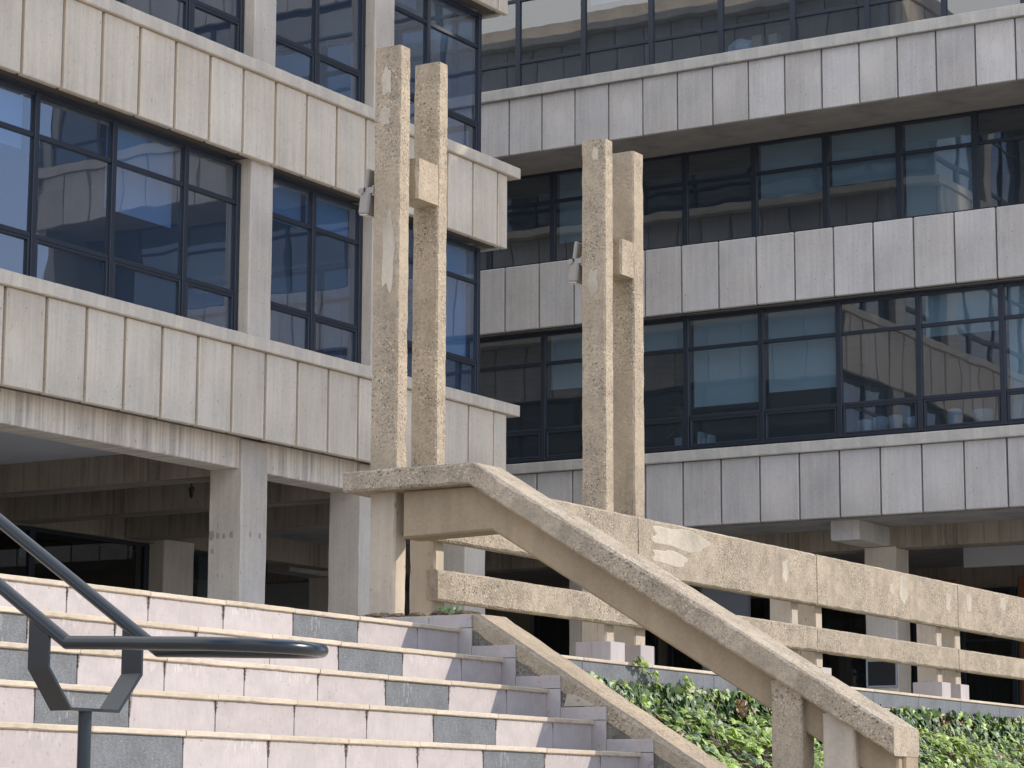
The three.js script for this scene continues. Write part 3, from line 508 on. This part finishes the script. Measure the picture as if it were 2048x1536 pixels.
  part(b, 'column', cast([[33.7, Y0, -27.1], [33.7, 4.5, -27.1]], [1, 0, 0], 0.4, 0.3, 0.02, 0.4, 0.3), MAT.colL); part(b, 'ceiling', box(XE - 0.1, 38.6, 4.85, 4.95, -31, -24), MAT.soffit); part(b, 'lobby_wall', [box(XW, 38, Y0, 4.9, -30.9, -30.7)], MAT.dark); part(b, 'cladding_panel', box(36.0, 37.2, Y0, 4.8, -28.4, -28.2), MAT.greyMetal); part(b, 'cladding_panel', box(37.2, 37.7, Y0, 6, -28.3, -28.1), MAT.black);
  const cl = thing('ceiling_lamp', 'small dark spotlight hanging from the undercroft ceiling', 'lamp', [29.76, 4.85, -23.46]); part(cl, 'stem', new THREE.CylinderGeometry(0.015, 0.015, 0.1, 12).translate(29.76, 4.8, -23.46), MAT.black); part(cl, 'shade', new THREE.CylinderGeometry(0.045, 0.06, 0.16, 20).rotateZ(0.35).translate(29.78, 4.69, -23.46), MAT.black);
  const sg = thing('exit_sign', 'small pale green sign behind the dark lobby glass', 'sign', [30.9, 4.1, -27.6]); part(sg, 'face', cbox(30.72, 31.06, 4.02, 4.2, -27.62, -27.6, 0.004), M([0.45, 0.62, 0.55])); part(sg, 'hanger', box(30.87, 30.91, 4.2, 4.84, -27.618, -27.604), MAT.dark);
}

// ---------------------------------------------------------------- right wing
{
  const b = thing('office_block', 'long grey concrete office block with panelled spandrels and dark window strips', 'building', [42, Y0, -16]);
  const ZA = -36, ZB = -4.4, W = 0.72, rows = [[38.7, 4.86, 5.96, 6.14], [39.24, 8.665, 9.85, null], [40.76, 12.4, 13.49, 13.7], [40.76, 16.13, 17.3, 17.5]], phase = [-14.248, -14.524, -14.649, -14.5, -14.5];
  rows.forEach(([x, yb, yt, sill], s) => {
    const sp = part(b, 'spandrel', box(x + 0.09, x + 0.3, yb + 0.03, (sill || yt) - 0.02, ZA, ZB), MAT.joint), gx = panelGeoX(W - 0.028, yt - yb, 0.085);
    let z = phase[s]; while (z > ZA + W) z -= W; let n = 0;
    for (; z + W < ZB + 0.3; z += W) put(sp, 'panel', gx[(rnd() * 7) | 0], MAT.panelR[(rnd() * 4) | 0], x + 0.0425 + rr(-0.003, 0.003), (yb + yt) / 2, z + W / 2);
    if (sill) part(b, 'sill', cast([[x + 0.13, (yt + sill) / 2 + 0.005, ZA], [x + 0.13, (yt + sill) / 2 + 0.005, ZB]], [1, 0, 0], 0.2, (sill - yt) / 2, 0.012, 0.5, 0.25), MAT.sillR);
  });
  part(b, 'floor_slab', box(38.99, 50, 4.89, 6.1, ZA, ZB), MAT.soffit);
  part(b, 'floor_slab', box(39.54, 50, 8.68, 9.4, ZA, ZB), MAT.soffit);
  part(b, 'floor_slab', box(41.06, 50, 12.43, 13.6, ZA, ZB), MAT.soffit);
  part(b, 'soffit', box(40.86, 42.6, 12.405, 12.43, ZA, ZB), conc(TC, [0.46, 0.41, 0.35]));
  part(b, 'roof', box(41.06, 50, 16.2, 17.3, ZA, ZB), MAT.soffit); part(b, 'penthouse', box(41.4, 47, 17.3, 24.5, -21, -7.5), MAT.sillR);
  for (const [y0, y1, x] of [[6.1, 8.68, 46], [9.4, 12.43, 47], [13.6, 16.2, 47]]) part(b, 'inner_wall', [box(x, x + 0.15, y0, y1, ZA, ZB), box(x - 3.5, x, y0, y1, -18.25, -18.15), box(x - 3.5, x, y0, y1, -23.9, -23.8), box(40.9, 50, y0, y1, ZB - 0.3, ZB - 0.1)], MAT.room);
  const low = { 0: 6.95, 3: 7.6, 4: 8.1, 5: 7.06, 6: 7.2, 8: 7.9, 9: 6.4, 12: 7.4 }, mid = { 2: 11.0, 5: 11.35, 6: 11.42, 7: 10.6, 9: 11.6, 13: 11.0 }, top = { 3: 15.2, 6: 15.0, 10: 15.4 };
  for (let i = 0; i < 16; i++) {
    const z0 = -27.556 + i * 1.4425;
    bay(b, 'x', 39.54, z0, z0 + 1.4425, [6.3, 6.854, 8.064, 8.62], 0.095, low[i]);
    bay(b, 'x', 42.3, z0 + 0.02, z0 + 1.4625, [9.42, 10.6, 11.81, 12.4], 0.11, mid[i], false);
    bay(b, 'x', 40.98, z0 + 0.02, z0 + 1.4625, [13.7, 14.25, 15.5, 16.12], 0.1, top[i], false);
  }
  part(b, 'wall', [box(39.5, 50, 6.1, 8.7, ZA, -27.61), box(42.3, 50, 9.4, 12.4, ZA, -27.61), box(41, 50, 13.6, 16.2, ZA, -27.61)], MAT.sillR);
  // ground storey
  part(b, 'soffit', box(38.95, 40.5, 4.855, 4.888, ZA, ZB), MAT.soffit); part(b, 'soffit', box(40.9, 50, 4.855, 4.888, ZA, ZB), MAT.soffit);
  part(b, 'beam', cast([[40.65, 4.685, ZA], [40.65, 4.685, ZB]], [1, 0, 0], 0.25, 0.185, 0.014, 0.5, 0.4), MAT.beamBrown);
  for (const z of [-28.96, -23.2, -17.44, -11.68, -5.92]) {
    part(b, 'column', cast([[40.67, Y0, z + 0.285], [40.67, 4.52, z + 0.285]], [1, 0, 0], 0.29, 0.285, 0.02, 0.4, 0.3), MAT.colL);
    part(b, 'bracket_beam', cast([[39.12, 4.695, z + 0.215], [40.41, 4.695, z + 0.215]], [0, 0, 1], 0.255, 0.165, 0.016, 0.5, 0.3), MAT.sillR);
  }
  part(b, 'back_wall', box(47.5, 47.7, Y0, 4.86, ZA, ZB), MAT.beamBrown);
  for (const [z0, z1, m] of [[-19.25, -18.58, MAT.orange], [-17.3, -16.2, MAT.orange], [-12.5, -11.4, MAT.orange]]) { const d = part(b, 'door', cbox(47.44, 47.5, Y0 + 0.02, 4.6, z0, z1, 0.006), m); part(d, 'handle', box(47.38, 47.44, 2.0, 2.14, z0 + 0.08, z0 + 0.1), MAT.greyMetal); }
  for (const [z0, z1] of [[-28, -25.2], [-24.8, -22.6], [-22.2, -19.4], [-18.45, -17.4], [-16.0, -12.7]]) bay(b, 'x', 47.4, z0, z1, [Y0 + 0.05, 3.4, 4.4], 0.12, null, false, MAT.glassLobby);
  part(b, 'wall_panel', box(44.2, 44.3, 4.5, 4.86, -17.15, -12), MAT.ceiling);
  part(b, 'wall_panel', box(42.6, 42.7, Y0, 4.2, -21.65, -20.7), MAT.greyMetal); part(b, 'wall_panel', box(41.4, 41.5, Y0, 3.3, -20.9, -19.4), M([0.12, 0.14, 0.17]));
  const nb = thing('notice_board', 'dark notice board fixed to the column behind the railing', 'notice board', [40.35, 2.1, -17.1]); part(nb, 'board', cbox(40.352, 40.372, 2.2, 2.6, -17.4, -16.9, 0.004), MAT.black); part(nb, 'frame', [cbox(40.34, 40.375, 2.6, 2.63, -17.43, -16.87, 0.003), cbox(40.34, 40.375, 2.17, 2.2, -17.43, -16.87, 0.003), cbox(40.34, 40.375, 2.2, 2.6, -17.43, -17.4, 0.003), cbox(40.34, 40.375, 2.2, 2.6, -16.9, -16.87, 0.003)], MAT.greyMetal);
}
// things seen through the windows
{
  const pl = thing('potted_plant', 'leafy green plant behind the dark lower window', 'plant', [40.15, 6.1, -20.75]);
  part(pl, 'pot', new THREE.CylinderGeometry(0.15, 0.11, 0.5, 20).translate(40.15, 6.35, -20.75), MAT.white);
  for (let i = 0; i < 26; i++) { const g = new THREE.SphereGeometry(1, 8, 6).scale(0.028, 0.012, 0.15).translate(0, 0, 0.14).rotateX(rr(-0.3, 0.9)).rotateY(rnd() * 6.28).translate(40.1 + rr(-0.08, 0.08), 6.85 + rr(-0.1, 0.35), -20.75 + rr(-0.1, 0.1)); part(pl, 'leaf', g, MAT.leafPot); }
  part(pl, 'stem', new THREE.CylinderGeometry(0.012, 0.015, 0.6, 8).translate(40.12, 6.8, -20.75), MAT.card);
  const shelf = thing('window_shelf', 'low cabinet behind the lower window with white chairs', 'cabinet', [40.3, 6.1, -16]); part(shelf, 'top', box(39.75, 40.25, 6.36, 6.4, -17.35, -13.1), MAT.greyMetal); part(shelf, 'body', box(39.8, 40.2, 6.1, 6.36, -17.3, -13.15), MAT.greyMetal);
  const lab = ['white rounded tub on the cabinet beside the window mullion', 'second white tub on the window cabinet', 'third white tub on the window cabinet', 'low white tub near the second mullion', 'white tub with a flared rim behind the glass', 'wide white tub at the end of the cabinet'];
  [[-17.2, 0.13, 0.24], [-16.92, 0.13, 0.27], [-16.65, 0.12, 0.28], [-16.3, 0.14, 0.22], [-15.6, 0.13, 0.3], [-15.1, 0.17, 0.26]].forEach(([z, r, h], i) => { const t = thing('white_tub', lab[i], 'tub', [39.98, 6.4, z], 'white tubs on the window cabinet'); part(t, 'body', new THREE.LatheGeometry([[0, 0], [r * 0.8, 0], [r, h * 0.7], [r * 0.96, h * 0.95], [r * 0.7, h], [0, h]].map((q) => new THREE.Vector2(...q)), 20).translate(39.98, 6.4, z), MAT.white); });
  const pb = thing('paper_pile', 'pale papers piled inside the lower window beside the plant', 'papers', [39.9, 6.3, -20.1]); [[-20.28, 0.06, 0.34], [-20.2, 0.08, 0.22], [-20.1, 0.07, 0.28], [-20.02, 0.1, 0.14]].forEach(([z, w, h]) => part(pb, 'stack', box(39.8, 40.0, 6.3, 6.3 + h, z, z + w), MAT.white));
  [['cream cardboard box leaning inside the top window', -19.79, -19.6, 14.08], ['second cream cardboard box inside the top window', -19.46, -19.28, 14.06]].forEach(([l, z0, z1, y]) => { const t = thing('cardboard_box', l, 'box', [41.25, 13.6, (z0 + z1) / 2], 'boxes inside the top window'); part(t, 'body', cbox(41.15, 41.35, 13.6, y, z0, z1, 0.004), MAT.card); });
  const bag = thing('plastic_bag', 'crumpled white bag inside the top window', 'bag', [41.3, 13.6, -20.05]); const g = new THREE.IcosahedronGeometry(0.2, 2), p = g.attributes.position; for (let i = 0; i < p.count; i++) { const f = 1 + 0.3 * (vn(p.getX(i) * 20 + 9, p.getY(i) * 20 + p.getZ(i) * 15 + 9, 64, 64, 1) - 0.5); p.setXYZ(i, p.getX(i) * f, p.getY(i) * f, p.getZ(i) * f * 1.3); } g.computeVertexNormals(); part(bag, 'body', g.translate(41.3, 13.9, -20.05), MAT.white);
}
// ---------------------------------------------------------------- the tall block across the forecourt, whose shade lies on both wings
{
  const t = thing('tower_block', 'tall concrete tower block across the forecourt', 'building', [52.5, GROUND, 19.5]);
  for (let i = 0; i < 16; i++) { const y = GROUND + i * 3.7; part(t, 'storey', box(48.4, 56.6, y + 1.2, y + 3.7, 14.4, 24.6), MAT.frame); part(t, 'spandrel', box(48, 57, y, y + 1.2, 14, 25), MAT.panelR[i % 4]); }
  part(t, 'roof', box(48, 57, GROUND + 59.2, GROUND + 60, 14, 25), MAT.sillR);
}

scene.traverse((o) => { if (o.isMesh) { o.castShadow = true; o.receiveShadow = true; } });
for (const o of scene.children) o.position.y += EYE;
renderer.setSize(1024, 768);
renderer.render(scene, camera);
